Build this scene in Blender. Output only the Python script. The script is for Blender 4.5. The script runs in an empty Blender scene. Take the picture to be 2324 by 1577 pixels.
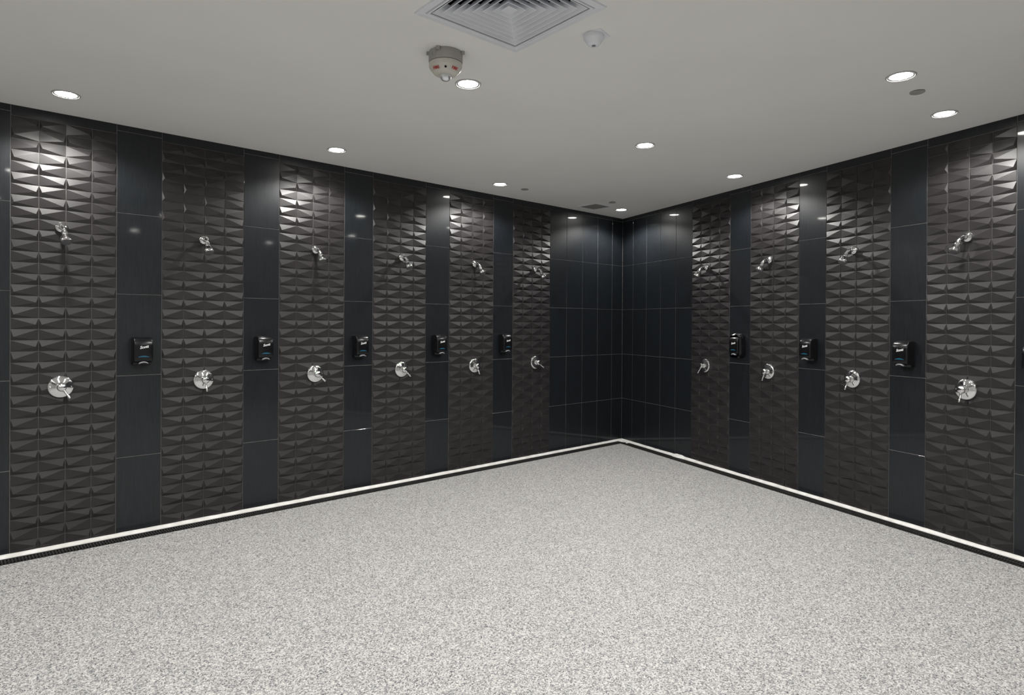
import bpy, bmesh, math, random
from mathutils import Vector, Matrix
random.seed(4)
scene = bpy.context.scene
COL = scene.collection
H = 3.0

# ------------------------------------------------------------ materials
def mat(name, col, rough=0.5, metal=0.0, emit=None, estr=0.0, spec=None, coat=0.0):
    m = bpy.data.materials.new(name); m.use_nodes = True
    b = m.node_tree.nodes['Principled BSDF']
    b.inputs['Base Color'].default_value = (*col, 1)
    b.inputs['Roughness'].default_value = rough
    b.inputs['Metallic'].default_value = metal
    if spec is not None: b.inputs['Specular IOR Level'].default_value = spec
    if coat:
        b.inputs['Coat Weight'].default_value = coat
        b.inputs['Coat Roughness'].default_value = .05
    if emit:
        b.inputs['Emission Color'].default_value = (*emit, 1)
        b.inputs['Emission Strength'].default_value = estr
    return m
def noisy(m, c1, c2, scale=(1,1,1), nscale=5, bump=0.0, bdist=0.001, detail=4, lo=.35, hi=.65):
    nt = m.node_tree; N = nt.nodes; L = nt.links
    b = N['Principled BSDF']
    tc = N.new('ShaderNodeTexCoord'); mp = N.new('ShaderNodeMapping')
    mp.inputs['Scale'].default_value = scale
    L.new(tc.outputs['Object'], mp.inputs['Vector'])
    n = N.new('ShaderNodeTexNoise'); n.inputs['Scale'].default_value = nscale
    n.inputs['Detail'].default_value = detail
    L.new(mp.outputs['Vector'], n.inputs['Vector'])
    r = N.new('ShaderNodeValToRGB')
    r.color_ramp.elements[0].position = lo; r.color_ramp.elements[0].color = (*c1, 1)
    r.color_ramp.elements[1].position = hi; r.color_ramp.elements[1].color = (*c2, 1)
    L.new(n.outputs['Fac'], r.inputs['Fac']); L.new(r.outputs['Color'], b.inputs['Base Color'])
    if bump:
        bp = N.new('ShaderNodeBump'); bp.inputs['Strength'].default_value = bump
        bp.inputs['Distance'].default_value = bdist
        L.new(n.outputs['Fac'], bp.inputs['Height']); L.new(bp.outputs['Normal'], b.inputs['Normal'])
    return m

M_plain = noisy(mat('linen_tile_blue_black', (.012,.016,.022), .38, spec=.30, coat=.35),
                (.0062,.0078,.0098), (.0112,.0138,.0172), (260,260,7), 1.0, .20, .0004, 3)
M_facet = noisy(mat('faceted_tile_charcoal', (.036,.032,.033), .43, spec=.45), (.0145,.0125,.0134), (.0185,.0161,.0172), (1,1,1), 9)
M_grout = noisy(mat('grout_grey', (.16,.15,.14), .9), (.14,.135,.13), (.22,.21,.20), (1,1,1), 14)
M_ceil = noisy(mat('ceiling_paint', (.8,.8,.78), .9), (.86,.855,.835), (.885,.88,.86), (1,1,1), 1.5, .05, .0008, 8)
M_paint = noisy(mat('rear_wall_paint', (.45,.45,.45), .9), (.38,.38,.375), (.42,.42,.41), (1,1,1), 2)
M_white = noisy(mat('white_sealant', (.8,.79,.76), .6), (.64,.63,.60), (.80,.79,.77), (1,1,1), 12)
M_black = noisy(mat('drain_black', (.012,.012,.012), .45), (.008,.008,.008), (.02,.02,.02), (1,1,1), 40)
M_dark = mat('void_black', (.004,.004,.004), .9)
M_chrome = noisy(mat('chrome', (.85,.85,.86), .07, 1.0), (.74,.74,.75), (.80,.80,.81), (1,1,1), 20)
M_nozzle = noisy(mat('nozzle_grey', (.12,.12,.13), .4), (.08,.08,.085), (.16,.16,.17), (1,1,1), 300)
M_plastic = noisy(mat('black_plastic', (.010,.010,.011), .24, spec=.35), (.004,.004,.005), (.007,.007,.008), (1,1,1), 30)
M_bar = mat('grey_plastic', (.22,.23,.25), .3)
M_blue = mat('blue_label', (.01,.09,.16), .35)
M_ink = mat('white_ink', (.8,.8,.8), .5)
M_red = mat('red_ink', (.55,.03,.02), .5)
M_metalw = noisy(mat('white_metal', (.52,.54,.58), .45), (.80,.82,.87), (.84,.86,.91), (1,1,1), 6)
M_ivory = noisy(mat('ivory_plastic', (.5,.48,.43), .4), (.60,.58,.53), (.66,.64,.59), (1,1,1), 10)
M_boxgrey = noisy(mat('box_grey', (.34,.33,.30), .5), (.36,.35,.33), (.41,.40,.37), (1,1,1), 10)
M_ring = noisy(mat('downlight_ring', (.5,.5,.5), .4), (.48,.48,.48), (.54,.54,.54), (1,1,1), 10)
M_baffle = noisy(mat('downlight_baffle', (.2,.2,.2), .3), (.16,.16,.16), (.22,.22,.22), (1,1,1), 10)
M_lamp = mat('lamp_glow', (1,1,1), .5, emit=(1,.98,.92), estr=80)
M_clear = mat('clear_lens', (.8,.82,.85), .05, 0.6)

# epoxy flake floor
M_floor = mat('epoxy_flake_floor', (.5,.5,.5), .55)
nt = M_floor.node_tree; N = nt.nodes; L = nt.links; b = N['Principled BSDF']
tc = N.new('ShaderNodeTexCoord')
def vor(scale):
    v = N.new('ShaderNodeTexVoronoi'); v.inputs['Scale'].default_value = scale
    L.new(tc.outputs['Object'], v.inputs['Vector'])
    s = N.new('ShaderNodeSeparateColor'); L.new(v.outputs['Color'], s.inputs['Color'])
    return s
def ramp(src, stops, interp='CONSTANT'):
    r = N.new('ShaderNodeValToRGB'); r.color_ramp.interpolation = interp
    e = r.color_ramp.elements
    e[0].position, e[0].color = stops[0][0], (*stops[0][1], 1)
    e[1].position, e[1].color = stops[1][0], (*stops[1][1], 1)
    for p, c in stops[2:]:
        k = e.new(p); k.color = (*c, 1)
    L.new(src, r.inputs['Fac']); return r
v1 = vor(150); v2 = vor(260)
r1 = ramp(v1.outputs[0], [(0,(.03,.03,.045)), (.18,(.14,.14,.155)), (.36,(.32,.317,.315)), (.56,(.51,.503,.485)), (.82,(.66,.65,.625))])
r2 = ramp(v2.outputs[1], [(0,(.03,.03,.05)), (.18,(.21,.208,.225)), (.38,(.46,.455,.442)), (.75,(.64,.63,.605))])
mx = N.new('ShaderNodeMix'); mx.data_type = 'RGBA'; mx.inputs[0].default_value = .5
L.new(r1.outputs['Color'], mx.inputs[6]); L.new(r2.outputs['Color'], mx.inputs[7])
L.new(mx.outputs[2], b.inputs['Base Color'])
bp = N.new('ShaderNodeBump'); bp.inputs['Strength'].default_value = .25; bp.inputs['Distance'].default_value = .001
L.new(v1.outputs[2], bp.inputs['Height']); L.new(bp.outputs['Normal'], b.inputs['Normal'])

# ------------------------------------------------------------ helpers
def mesh_obj(name, verts, faces, mats, fmi=None, smooth=False, parent=None, loc=(0,0,0)):
    me = bpy.data.meshes.new(name); me.from_pydata(verts, [], faces)
    for m in mats: me.materials.append(m)
    if fmi: me.polygons.foreach_set('material_index', fmi)
    if smooth: me.polygons.foreach_set('use_smooth', [True]*len(me.polygons))
    me.update()
    bm = bmesh.new(); bm.from_mesh(me)
    bmesh.ops.recalc_face_normals(bm, faces=bm.faces)
    bm.to_mesh(me); bm.free()
    o = bpy.data.objects.new(name, me); COL.objects.link(o)
    o.location = loc
    if parent: o.parent = parent
    return o
def empty(name, loc, rz=0, label=None, cat=None, group=None):
    e = bpy.data.objects.new(name, None); COL.objects.link(e)
    e.empty_display_size = .05
    e.location = loc; e.rotation_euler = (0,0,rz)
    if label: e['label'] = label
    if cat: e['category'] = cat
    if group: e['group'] = group
    return e
def frame_to(d):
    return Vector(d).normalized().to_track_quat('Z', 'Y').to_matrix()
def lathe(name, prof, d=(0,0,1), org=(0,0,0), seg=32, m=None, parent=None, smooth=True):
    R = frame_to(d); org = Vector(org)
    V=[];F=[]
    n=len(prof)
    for r,z in prof:
        for k in range(seg):
            a=2*math.pi*k/seg
            V.append(tuple(org + R@Vector((max(r,1e-5)*math.cos(a), max(r,1e-5)*math.sin(a), z))))
    for i in range(n-1):
        for k in range(seg):
            k2=(k+1)%seg
            F.append((i*seg+k, i*seg+k2, (i+1)*seg+k2, (i+1)*seg+k))
    F.append(tuple(range(seg))[::-1]); F.append(tuple((n-1)*seg+k for k in range(seg)))
    o = mesh_obj(name, V, F, [m], smooth=smooth, parent=parent)
    if smooth:
        bm=bmesh.new(); bm.from_mesh(o.data)
        for e in bm.edges:
            if len(e.link_faces)==2 and e.calc_face_angle(0)>math.radians(38): e.smooth=False
        bm.to_mesh(o.data); bm.free()
    return o
def tube(name, pts, rads, m, parent=None, seg=16, flat=1.0):
    pts=[Vector(p) for p in pts]; V=[];F=[]
    n=len(pts)
    for i,p in enumerate(pts):
        t=(pts[min(i+1,n-1)]-pts[max(i-1,0)]).normalized()
        x=Vector((1,0,0)) 
        if abs(t.x)>.95: x=Vector((0,1,0))
        y=t.cross(x).normalized(); x=y.cross(t).normalized()
        for k in range(seg):
            a=2*math.pi*k/seg
            V.append(tuple(p+rads[i]*(x*math.cos(a)+y*math.sin(a)*flat)))
    for i in range(n-1):
        for k in range(seg):
            k2=(k+1)%seg
            F.append((i*seg+k,i*seg+k2,(i+1)*seg+k2,(i+1)*seg+k))
    F.append(tuple(range(seg))); F.append(tuple((n-1)*seg+k for k in range(seg)))
    return mesh_obj(name,V,F,[m],smooth=True,parent=parent)
def box_vf(V,F,x0,x1,y0,y1,z0,z1):
    b=len(V)
    V += [(x,y,z) for x in (x0,x1) for y in (y0,y1) for z in (z0,z1)]
    F += [tuple(b+i for i in f) for f in ((0,1,3,2),(4,6,7,5),(0,4,5,1),(2,3,7,6),(0,2,6,4),(1,5,7,3))]
def text_mesh(name, s, size, m, matrix, parent, shear=0.0, ext=0.0004, bold=0.0):
    cu = bpy.data.curves.new(name, 'FONT'); cu.body = s; cu.size = size
    cu.align_x='CENTER'; cu.align_y='CENTER'; cu.extrude=ext; cu.shear=shear; cu.offset=bold
    cu.resolution_u = 3
    t = bpy.data.objects.new(name+'_tmp', cu); COL.objects.link(t)
    bpy.context.view_layer.update()
    me = bpy.data.meshes.new_from_object(t.evaluated_get(bpy.context.evaluated_depsgraph_get()))
    bpy.data.objects.remove(t)
    me.transform(matrix); me.materials.clear(); me.materials.append(m); me.name=name
    o = bpy.data.objects.new(name, me); COL.objects.link(o); o.parent = parent
    return o

# ------------------------------------------------------------ tiled walls (meeting at a 72 degree corner)
A=math.radians(72.03); CA,SA=math.cos(A),math.sin(A)
mapL=lambda s,o,z:(-s,-o,z)
mapR=lambda s,o,z:(-CA*s-SA*o,-SA*s+CA*o,z)
XB,YB=-9.2,-7.6
ROWS_Z = [0.0, .564, 1.164, 1.764, 2.358, 2.955, H]
def build_wall(name, mapf, start, cut, tw, T, P, length):
    V=[];F=[];MI=[]
    def add(vs, fs, mi):
        b=len(V); V.extend(mapf(*v) for v in vs)
        for f in fs:
            F.append(tuple(b+i for i in f)); MI.append(mi)
    add([(s,o,z) for s in (-.1,length) for o in (-.12,0) for z in (-.1,H)],
        [(0,1,3,2),(4,6,7,5),(0,4,5,1),(2,3,7,6),(0,2,6,4),(1,5,7,3)], 2)
    t=.0028; bv=.0010
    def tile(s0,s1,z0,z1,mi=0,g=.0020):
        s0+=g; s1-=g; z0+=g; z1-=g
        a=[(s0,0,z0),(s1,0,z0),(s1,0,z1),(s0,0,z1)]
        m_=[(s0,t-bv,z0),(s1,t-bv,z0),(s1,t-bv,z1),(s0,t-bv,z1)]
        c=[(s0+bv,t,z0+bv),(s1-bv,t,z0+bv),(s1-bv,t,z1-bv),(s0+bv,t,z1-bv)]
        fs=[(8,9,10,11)]
        for k in range(4):
            k2=(k+1)%4
            fs.append((k,k2,4+k2,4+k)); fs.append((4+k,4+k2,8+k2,8+k))
        add(a+m_+c, fs, mi)
    def col(s0,s1):
        for i in range(len(ROWS_Z)-1): tile(s0,s1,ROWS_Z[i],ROWS_Z[i+1])
    gg=.0013
    def cell(s0,s1,z0,z1,px,pz,h):
        s0+=gg; s1-=gg; z0+=gg; z1-=gg
        a=[(s0,0,z0),(s1,0,z0),(s1,0,z1),(s0,0,z1)]
        c=[(s0,t,z0),(s1,t,z0),(s1,t,z1),(s0,t,z1)]
        p=(s0+(s1-s0)*px, t+h, z0+(z1-z0)*pz)
        fs=[]
        for k in range(4):
            k2=(k+1)%4
            fs.append((k,k2,4+k2,4+k)); fs.append((4+k,4+k2,8))
        add(a+c+[p], fs, 1)
    def textured(s0,s1):
        cw=(s1-s0)/4; zt=2.93; rh=.0749; n=39
        tile(s0,s1,zt,H)
        for r in range(n):
            z1=zt-r*rh; z0=z1-rh
            for c in range(4):
                par=(c+r)%2
                px=.90 if par==0 else .10
                pz=(.40,.30)[r%2]
                cell(s0+c*cw,s0+(c+1)*cw,z0,z1,px,pz,.0118)
    col(0.004,cut)
    for i in range(4): col(cut+i*tw, cut+(i+1)*tw if i<3 else start)
    s=start
    while s<length-.01:
        textured(s,min(s+T,length)); s+=T
        if s>=length-.02: break
        e=min(s+P,length); col(s,e); s=e
    o=mesh_obj(name,V,F,[M_plain,M_facet,M_grout],fmi=MI)
    o['kind']='structure'
    return o
LL=-XB; LR=-YB/SA
build_wall('wall_left', mapL, 1.413, .226, .2967, .6054, .2967, LL)
build_wall('wall_right', mapR, 1.416, .246, .2925, .6012, .2923, LR)
for nm,(x0,x1,y0,y1) in {'wall_back':(XB,-2.2,YB-.12,YB),'wall_side':(XB-.12,XB,YB-.12,.1)}.items():
    V=[];F=[]; box_vf(V,F,x0,x1,y0,y1,-.1,H)
    o=mesh_obj(nm,V,F,[M_paint]); o['kind']='structure'
DW=.185
ci=(-(1+CA)/SA*DW, -DW)
sR=(-YB+CA*DW)/SA
pr=mapR(sR,DW,0)
poly=[ci,(pr[0],YB),(XB,YB),(XB,-DW)]
V=[(x,y,0) for x,y in poly]+[(x,y,-.1) for x,y in poly]
F=[(0,1,2,3),(7,6,5,4)]+[(k,(k+1)%4,4+(k+1)%4,4+k) for k in range(4)]
o=mesh_obj('floor',V,F,[M_floor]); o['kind']='structure'

Pc=Vector((-4.622,-2.882)); e1=Vector((-.628,.014)); e2=Vector((-.020,-.627))
def dif(a,b_): 
    q=Pc+e1*a+e2*b_; return (q.x,q.y)
hol=[dif(.08,.08),dif(.08,.92),dif(.92,.92),dif(.92,.08)]
out=[(.30,.12),(-2.25,YB-.12),(XB-.12,YB-.12),(XB-.12,.12)]
V=[(x,y,H) for x,y in out]+[(x,y,H) for x,y in hol]+[(x,y,H+.2) for x,y in out]+[(x,y,H+.2) for x,y in hol]
F=[]
for k in range(4):
    k2=(k+1)%4
    F.append((k,k2,4+k2,4+k)); F.append((8+k,8+k2,12+k2,12+k)); F.append((4+k,4+k2,12+k2,12+k)); F.append((k,k2,8+k2,8+k))
o=mesh_obj('ceiling',V,F,[M_ceil]); o['kind']='structure'

# ------------------------------------------------------------ base sealant + trench drains
def sealant(name, mapf, seed, length, blob=None):
    rnd=random.Random(seed); V=[];F=[]; n=int(length/.05)
    w=.0; hh=.0
    for i in range(n+1):
        s=.012+i*(length-.012)/n
        w=.8*w+rnd.uniform(-.0016,.0016); hh=.8*hh+rnd.uniform(-.0012,.0012)
        W=.041+w; Z=.016+hh
        if blob and abs(s-blob)<.06: W+=.022; Z+=.010
        for o_,z in ((.0045,-.03),(.0045,Z),(.012,Z-.001),(W*.8,.009+hh*.5),(W,.004),(W,-.03)):
            V.append(mapf(s,o_,z))
    for i in range(n):
        for k in range(5):
            F.append((i*6+k,i*6+k+1,(i+1)*6+k+1,(i+1)*6+k))
    F.append(tuple(range(6))); F.append(tuple(n*6+k for k in range(6)))
    o=mesh_obj(name,V,F,[M_white],smooth=True); o['kind']='structure'
sealant('trim_1', mapL, 1, LL)
sealant('trim_2', mapR, 2, LR, blob=1.21)

RR=-(math.pi-A)
def drain(side, s0, length, lab):
    e=empty('trench_drain', (0,0,0), 0 if side=='L' else RR, lab, 'drain', 'floor drains along the walls')
    def mk(name,boxes,m):
        V=[];F=[]
        for (a0,a1,b0,b1,z0,z1) in boxes:
            if side=='L': a0,a1=-a1,-a0
            box_vf(V,F,a0,a1,-b1,-b0,z0,z1)
        return mesh_obj(name,V,F,[m],parent=e)
    a,b_=.050,DW-.001; E=length-.06
    mk('channel',[(s0,E,a,b_,-.05,-.035),(s0,E,a,a+.004,-.035,-.002),(s0,E,b_-.003,b_,-.035,0.0)],M_dark)
    bars=[(s0,E,a+.005,a+.020,-.012,-.001),(s0,E,b_-.019,b_-.004,-.012,-.001),(s0,E,(a+b_)/2-.005,(a+b_)/2+.005,-.012,-.0015)]
    k=s0
    while k<E-.03:
        bars.append((k,k+.009,a+.020,b_-.019,-.011,-.002)); k+=.018
    mk('grate',bars,M_black)
drain('L',.145,LL,'black slotted linear floor drain grate beside white sealant bead')
drain('R',.262,LR,'black slotted linear floor drain grate beside white sealant bead')

# ------------------------------------------------------------ showers
def wallpos(side,s,z,out=.012):
    return (mapL(s,out,z),0) if side=='L' else (mapR(s,out,z),RR)
def copy_tree(src, loc, rz):
    def rec(o,par):
        c=o.copy(); COL.objects.link(c)
        if par: c.parent=par; c.matrix_parent_inverse=o.matrix_parent_inverse.copy()
        for ch in list(o.children): rec(ch,c)
        return c
    r=rec(src,None); r.location=loc; r.rotation_euler=(0,0,rz)
    return r

def make_shower():
    e=empty('shower', (0,0,0),0,'chrome wall-mounted shower head on faceted charcoal tile','shower','showers along the tiled walls')
    lathe('wall_flange',[(.036,-.0125),(.036,.002),(.034,.007),(.026,.012),(.018,.016),(.015,.022),(.015,.026)],(0,-1,0),m=M_chrome,parent=e)
    tube('shower_arm',[(0,-.02,0),(0,-.040,.001),(0,-.054,-.002),(0,-.066,-.010),(0,-.075,-.020),(0,-.085,-.036)],[.0115]*6,M_chrome,parent=e)
    d=Vector((0,-.54,-.84)); org=Vector((0,-.085,-.036))
    h=lathe('shower_head',[(.013,-.006),(.018,-.003),(.018,.012),(.0145,.014),(.019,.018),(.022,.025),(.019,.032),(.021,.036),(.024,.040),(.026,.046),(.033,.066),(.035,.072),(.035,.088),(.032,.092),(.026,.0925)],d,org,m=M_chrome,parent=e)
    lathe('nozzle_face',[(.026,.0915),(.026,.0945),(.020,.0955),(.012,.0945),(.006,.0965),(.001,.0965)],d,org,m=M_nozzle,parent=h)
    return e
def make_valve():
    e=empty('shower_valve',(0,0,0),0,'chrome round shower valve with single lever handle','shower valve','shower valves along the tiled walls')
    lathe('escutcheon',[(.076,-.0125),(.076,.003),(.073,.008),(.067,.011),(.058,.0135),(.045,.017),(.034,.020),(.030,.021)],(0,-1,0),seg=48,m=M_chrome,parent=e)
    lathe('valve_hub',[(.027,.018),(.027,.024),(.023,.028),(.023,.046),(.027,.048),(.029,.054),(.027,.062),(.020,.068),(.010,.071),(.001,.072)],(0,-1,0),m=M_chrome,parent=e)
    tube('lever_handle',[(0,-.054,-.012),(0,-.058,-.032),(0,-.063,-.050),(0,-.070,-.068),(0,-.076,-.084),(0,-.078,-.090)],[.010,.008,.0065,.0075,.009,.006],M_chrome,parent=e)
    for sx in (-.060,.060):
        lathe('screw',[(.0045,.009),(.0045,.0135),(.003,.0145),(.001,.0145)],(0,-1,0),(sx,0,0),seg=12,m=M_chrome,parent=e)
    return e
def arr_shower(e,yaw):
    for c in e.children:
        if not c.name.startswith('wall_flange'): c.rotation_euler=(0,0,math.radians(yaw))
def arr_valve(e,ang):
    for c in e.children:
        if c.name.startswith('lever_handle'): c.rotation_euler=(0,math.radians(ang),0)
SH=[('L',6.255,6,-30),('L',5.331,0,-3),('L',4.402,0,-42),('L',3.507,0,-40),('L',2.587,0,-6),('L',1.664,0,-48),
    ('R',1.655,0,18),('R',2.563,0,2),('R',3.482,0,6),('R',4.393,-6,0)]
s0=make_shower(); v0=make_valve()
for i,(sd,s,yaw,ang) in enumerate(SH):
    loc,rz=wallpos(sd,s,2.21,.016); loc2,_=wallpos(sd,s,1.108,.016)
    if i==0:
        a,bb=s0,v0; a.location=loc; a.rotation_euler=(0,0,rz); bb.location=loc2; bb.rotation_euler=(0,0,rz)
    else:
        a=copy_tree(s0,loc,rz); bb=copy_tree(v0,loc2,rz)
    arr_shower(a,yaw); arr_valve(bb,ang)

# ------------------------------------------------------------ soap dispensers
def make_dispenser():
    e=empty('soap_dispenser',(0,0,0),0,'black plastic push soap dispenser with white lettering and blue label','soap dispenser','soap dispensers on the plain tile strips')
    w=.062
    prof=[(0,.004),(.046,.004),(.052,.026),(.090,.032),(.096,.056),(.096,.150),(.090,.178),(.076,.200),(.054,.211),(0,.211)]
    V=[];n=len(prof)
    for sx in (-1,1):
        for (o_,z) in prof:
            k=w-(.004 if o_>.09 else 0)
            V.append((sx*k,-o_,z))
    F=[tuple(range(n)),tuple(range(2*n-1,n-1,-1))]
    for i in range(n): F.append((i,(i+1)%n,n+(i+1)%n,n+i))
    o=mesh_obj('dispenser_body',V,F,[M_plastic],parent=e)
    md=o.modifiers.new('Bevel','BEVEL'); md.width=.008; md.segments=3; md.limit_method='ANGLE'; md.angle_limit=math.radians(35)
    for p in o.data.polygons: p.use_smooth=True
    V=[];F=[]; K=12
    for k in range(K+1):
        a=-1+2*k/K; x=.030*a; y=-.094-.010*(1-a*a); zc=.018+.010*(1-a*a)
        for (dy,dz) in ((.040,-.004),(0,-.005),(-.002,.0),(0,.004),(.040,.006)):
            V.append((x,y+dy,zc+dz))
    for k in range(K):
        for j in range(5): F.append((k*5+j,k*5+(j+1)%5,(k+1)*5+(j+1)%5,(k+1)*5+j))
    F.append(tuple(range(5))); F.append(tuple(K*5+j for j in range(5)))
    mesh_obj('push_bar',V,F,[M_bar],smooth=True,parent=e)
    V=[];F=[]
    for k in range(17):
        a=-1+2*k/16; x=.036*a
        V.append((x,-.0964,.066+.009*(1-a*a))); V.append((x,-.0964,.064+.001*(1-a*a)))
    V+= [(x,y-.0006,z) for x,y,z in V]
    for k in range(16):
        F.append((34+2*k,34+2*k+1,34+2*k+3,34+2*k+2))
        F.append((2*k,2*k+1,2*k+3,2*k+2)); F.append((2*k,2*k+2,34+2*k+2,34+2*k)); F.append((2*k+1,2*k+3,34+2*k+3,34+2*k+1))
    mesh_obj('blue_label',V,F,[M_blue],parent=e)
    Mx=Matrix.Translation((0.002,-.0966,.138))@Matrix.Rotation(math.radians(90),4,'X')@Matrix.Rotation(math.radians(10),4,'Z')
    text_mesh('lettering','Scott',.027,M_ink,Mx,e,shear=.35,bold=.0006)
    return e
d0=make_dispenser()
DS=[('L',5.766),('L',4.869),('L',3.974),('L',3.075),('L',2.171),('R',2.170),('R',3.060),('R',3.951),('R',4.844)]
for i,(sd,s) in enumerate(DS):
    loc,rz=wallpos(sd,s,1.237,.0032)
    if i==0: a=d0; a.location=loc; a.rotation_euler=(0,0,rz)
    else: a=copy_tree(d0,loc,rz)
    if i==5:
        a['label']='black soap dispenser with its cover loosely wrapped in black plastic'
        rnd=random.Random(9); V=[];F=[]; K=28; rings_=[(.0,.010),(.03,.016),(.062,.013),(.080,.002)]
        for (o_,g) in rings_:
            for k in range(K):
                t_=2*math.pi*k/K; cx,cz=math.cos(t_),math.sin(t_)
                sx=.064*(abs(cx)**.45)*(1 if cx>0 else -1); sz=.108*(abs(cz)**.45)*(1 if cz>0 else -1)
                j=1+rnd.uniform(0,.14)
                V.append((sx*j+g*cx, -o_, .107+sz*j+g*cz))
        for i2 in range(3):
            for k in range(K): F.append((i2*K+k,i2*K+(k+1)%K,(i2+1)*K+(k+1)%K,(i2+1)*K+k))
        mesh_obj('plastic_wrap',V,F,[M_plastic],parent=a)

# ------------------------------------------------------------ downlights
def make_downlight():
    e=empty('downlight',(0,0,H),0,'round recessed ceiling downlight, glowing white','downlight','recessed downlights in the ceiling')
    def ring(name,prof,m,seg=48):
        V=[];F=[];n=len(prof)
        for r,z in prof:
            for k in range(seg):
                a=2*math.pi*k/seg; V.append((r*math.cos(a),r*math.sin(a),z))
        for i in range(n):
            for k in range(seg):
                F.append((i*seg+k,i*seg+(k+1)%seg,((i+1)%n)*seg+(k+1)%seg,((i+1)%n)*seg+k))
        return mesh_obj(name,V,F,[m],smooth=True,parent=e)
    ring('trim_ring',[(.078,0),(.078,-.003),(.074,-.006),(.070,-.006),(.068,-.003),(.068,0)],M_ring)
    ring('baffle',[(.068,0),(.068,-.004),(.058,-.0015),(.058,0)],M_baffle)
    lathe('lamp_lens',[(.0575,-.0002),(.0575,-.0015),(.04,-.0030),(.001,-.0035)],(0,0,1),m=M_lamp,parent=e,seg=40)
    return e
l0=make_downlight()
sp=bpy.data.lights.new('downlight_beam','SPOT'); sp.energy=55; sp.spot_size=math.radians(152); sp.spot_blend=.38
sp.shadow_soft_size=.035; sp.color=(1,.985,.95)
lo=bpy.data.objects.new('light_beam',sp); COL.objects.link(lo); lo.parent=l0; lo.location=(0,0,-.055)
LP=[(-6.285,-.475),(-4.437,-.476),(-2.611,-.448),(-.570,-.416),(-1.208,-2.279),(-1.853,-4.142),(-2.696,-2.311),(-4.530,-2.355),(-2.784,-4.151),
    (-8.10,-.475),(-6.36,-2.34),(-8.2,-2.34),(-4.62,-4.15),(-6.42,-4.15),(-8.2,-4.15),(-2.5,-6.0),(-4.62,-6.0),(-6.42,-6.0),(-8.2,-6.0)]
for i,(x,y) in enumerate(LP):
    if i==0: l0.location=(x,y,H)
    else: copy_tree(l0,(x,y,H),0)

# ------------------------------------------------------------ ceiling diffuser
e=empty('ceiling_air_diffuser',(*dif(.5,.5),H),0,'square four-way louvred white metal ceiling air diffuser','air vent')
def sq(k,z):
    return [(e1.x*a*k/2+e2.x*b_*k/2, e1.y*a*k/2+e2.y*b_*k/2, z) for a,b_ in ((-1,-1),(-1,1),(1,1),(1,-1))]
def rings(name,lst,m):
    V=[];F=[]
    for prof in lst:
        b0=len(V); n=len(prof)
        for k,z in prof: V+=sq(k,z)
        for i in range(n):
            for j in range(4):
                F.append((b0+i*4+j,b0+i*4+(j+1)%4,b0+((i+1)%n)*4+(j+1)%4,b0+((i+1)%n)*4+j))
    return mesh_obj(name,V,F,[m],parent=e)
rings('frame',[[(1.0,-.0005),(.995,-.007),(.90,-.010),(.885,-.006),(.885,-.0005)],[(.865,-.0005),(.865,-.009),(.835,-.009),(.83,.03),(.84,.03),(.86,.01)]],M_metalw)
bl=[]
for i in range(7):
    k=.81-i*.105
    bl.append([(k,-.006),(k-.105*1.12,.040),(k-.105*1.12-.012,.040),(k-.014,-.006)])
rings('louvre_blades',bl,M_metalw)
V=sq(.09,-.004)+[(0,0,.012)]; mesh_obj('centre_cap',V,[(0,1,4),(1,2,4),(2,3,4),(3,0,4),(0,1,2,3)],[M_metalw],parent=e)
V=sq(.83,.02)+sq(.83,.17); mesh_obj('plenum',V,[(0,1,5,4),(1,2,6,5),(2,3,7,6),(3,0,4,7),(4,5,6,7)],[M_dark],parent=e)

# ------------------------------------------------------------ fire alarm
fx,fy=-4.882,-2.610
e=empty('fire_alarm',(fx,fy,H),math.atan2(-5.338-fy,-6.868-fx),'round ceiling fire alarm with strobe lens and red lettering','fire alarm')
lathe('mounting_box',[(.088,0),(.090,-.004),(.090,-.050),(.086,-.056),(.05,-.056)],m=M_boxgrey,parent=e,seg=48)
for bx in ((.080,.094,-.050,-.030,-.016,-.001),(-.010,.012,-.102,-.084,-.012,-.001),(.02,.04,.082,.100,-.012,-.001)):
    V=[];F=[]; box_vf(V,F,*bx); mesh_obj('mounting_lug',V,F,[M_boxgrey],parent=e)
lathe('knockout',[(.015,0),(.015,.003),(.011,.004),(.010,.002),(.001,.002)],(math.cos(-.75),math.sin(-.75),0),(.0885*math.cos(-.75),.0885*math.sin(-.75),-.028),m=M_boxgrey,parent=e,seg=20)
lathe('alarm_body',[(.082,-.056),(.088,-.060),(.088,-.078),(.084,-.086),(.062,-.112),(.054,-.116),(.03,-.118)],m=M_ivory,parent=e,seg=48)
lathe('strobe_lens',[(.030,-.1165),(.031,-.122),(.028,-.134),(.020,-.144),(.010,-.148),(.001,-.149)],m=M_clear,parent=e,seg=28)
for a in (-40,40):
    ar=math.radians(a); r=.0735; z=-.0995
    tang=Vector((-math.sin(ar),math.cos(ar),0)); rad=Vector((math.cos(ar),math.sin(ar),0))
    nrm=(rad*.763+Vector((0,0,-.646))).normalized(); up=nrm.cross(tang).normalized()
    Mx=Matrix((( tang.x,up.x,nrm.x,rad.x*r),(tang.y,up.y,nrm.y,rad.y*r),(tang.z,up.z,nrm.z,z),(0,0,0,1)))
    text_mesh('lettering','FIRE',.022,M_red,Mx@Matrix.Translation((0,0,.0022)),e,ext=.0012,bold=0.0)
lathe('indicator',[(.006,0),(.006,.003),(.001,.004)],(.7,0,-.7),(.073,0,-.0985),m=M_dark,parent=e,seg=14)

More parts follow.
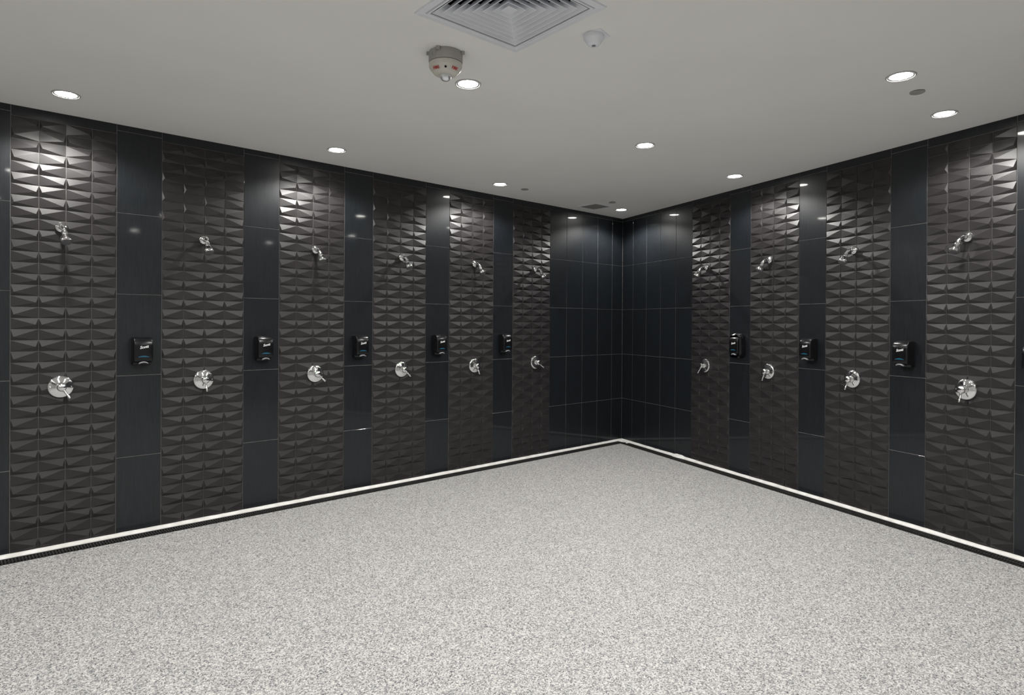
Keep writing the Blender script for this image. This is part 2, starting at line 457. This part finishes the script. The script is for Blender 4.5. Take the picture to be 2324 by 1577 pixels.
e=empty('smoke_detector',(-4.471,-3.287,H),math.radians(12),'small white round smoke detector on square plate','smoke detector')
V=[];F=[]; box_vf(V,F,-.046,.060,-.060,.046,-.004,0); mesh_obj('mounting_plate',V,F,[M_metalw],parent=e)
lathe('detector_body',[(.050,-.004),(.051,-.008),(.051,-.022),(.047,-.028),(.040,-.034),(.034,-.046),(.028,-.052),(.012,-.054)],m=M_metalw,parent=e,seg=40)
lathe('sensor_button',[(.010,-.053),(.010,-.056),(.001,-.057)],m=M_bar,parent=e,seg=20)
first=None
for x,y in ((-2.442,-4.141),(-2.265,-.452),(-1.029,-.644)):
    e=empty('sprinkler_cover',(x,y,H),0,'small flat round grey concealed sprinkler cover plate','sprinkler','sprinkler covers in the ceiling')
    if not first:
        first=[lathe('cover_plate',[(.040,-.004),(.041,-.006),(.039,-.008),(.001,-.0085)],m=M_boxgrey,parent=e,seg=32),
               lathe('cover_neck',[(.030,.003),(.030,-.0045)],m=M_baffle,parent=e,seg=32)]
    else:
        for c in first:
            k=c.copy(); COL.objects.link(k); k.parent=e
e=empty('ceiling_grille',(-.981,-.334,H),0,'small flat rectangular grey louvred ceiling grille','air vent')
V=[];F=[]
for bx in ((-.15,.15,-.145,-.125),(-.15,.15,.125,.145),(-.15,-.13,-.125,.125),(.13,.15,-.125,.125)): box_vf(V,F,*bx,-.008,-.0005)
mesh_obj('grille_frame',V,F,[M_metalw],parent=e)
V=[];F=[]
for k in range(13): box_vf(V,F,-.13,.13,-.120+k*.0195,-.120+k*.0195+.008,-.007,-.002)
mesh_obj('grille_slats',V,F,[M_boxgrey],parent=e)
V=[];F=[]; box_vf(V,F,-.13,.13,-.125,.125,-.0016,-.0004); mesh_obj('grille_back',V,F,[M_dark],parent=e)

# ------------------------------------------------------------ world + camera
w=bpy.data.worlds.new('World'); scene.world=w; w.use_nodes=True
w.node_tree.nodes['Background'].inputs[0].default_value=(.5,.5,.5,1)
w.node_tree.nodes['Background'].inputs[1].default_value=.02
try:
    scene.view_settings.view_transform='Standard'; scene.view_settings.look='None'
except Exception: pass

cam=bpy.data.cameras.new('Camera'); co=bpy.data.objects.new('Camera',cam); COL.objects.link(co)
yaw=math.radians(47.79); p=math.radians(.227); r=math.radians(.35)
Fv=Vector((math.cos(yaw),math.sin(yaw),0)); Rv=Vector((math.sin(yaw),-math.cos(yaw),0)); Z=Vector((0,0,1))
F2=Fv*math.cos(p)-Z*math.sin(p); U2=Z*math.cos(p)+Fv*math.sin(p)
R3=Rv*math.cos(r)+U2*math.sin(r); U3=U2*math.cos(r)-Rv*math.sin(r)
co.matrix_world=Matrix(((R3.x,U3.x,-F2.x,-6.868),(R3.y,U3.y,-F2.y,-5.338),(R3.z,U3.z,-F2.z,1.562),(0,0,0,1)))
cam.sensor_width=36; cam.sensor_fit='HORIZONTAL'; cam.lens=1428/2324*36
cam.shift_x=0; cam.shift_y=-47.8/2324; cam.clip_start=.02
scene.camera=co
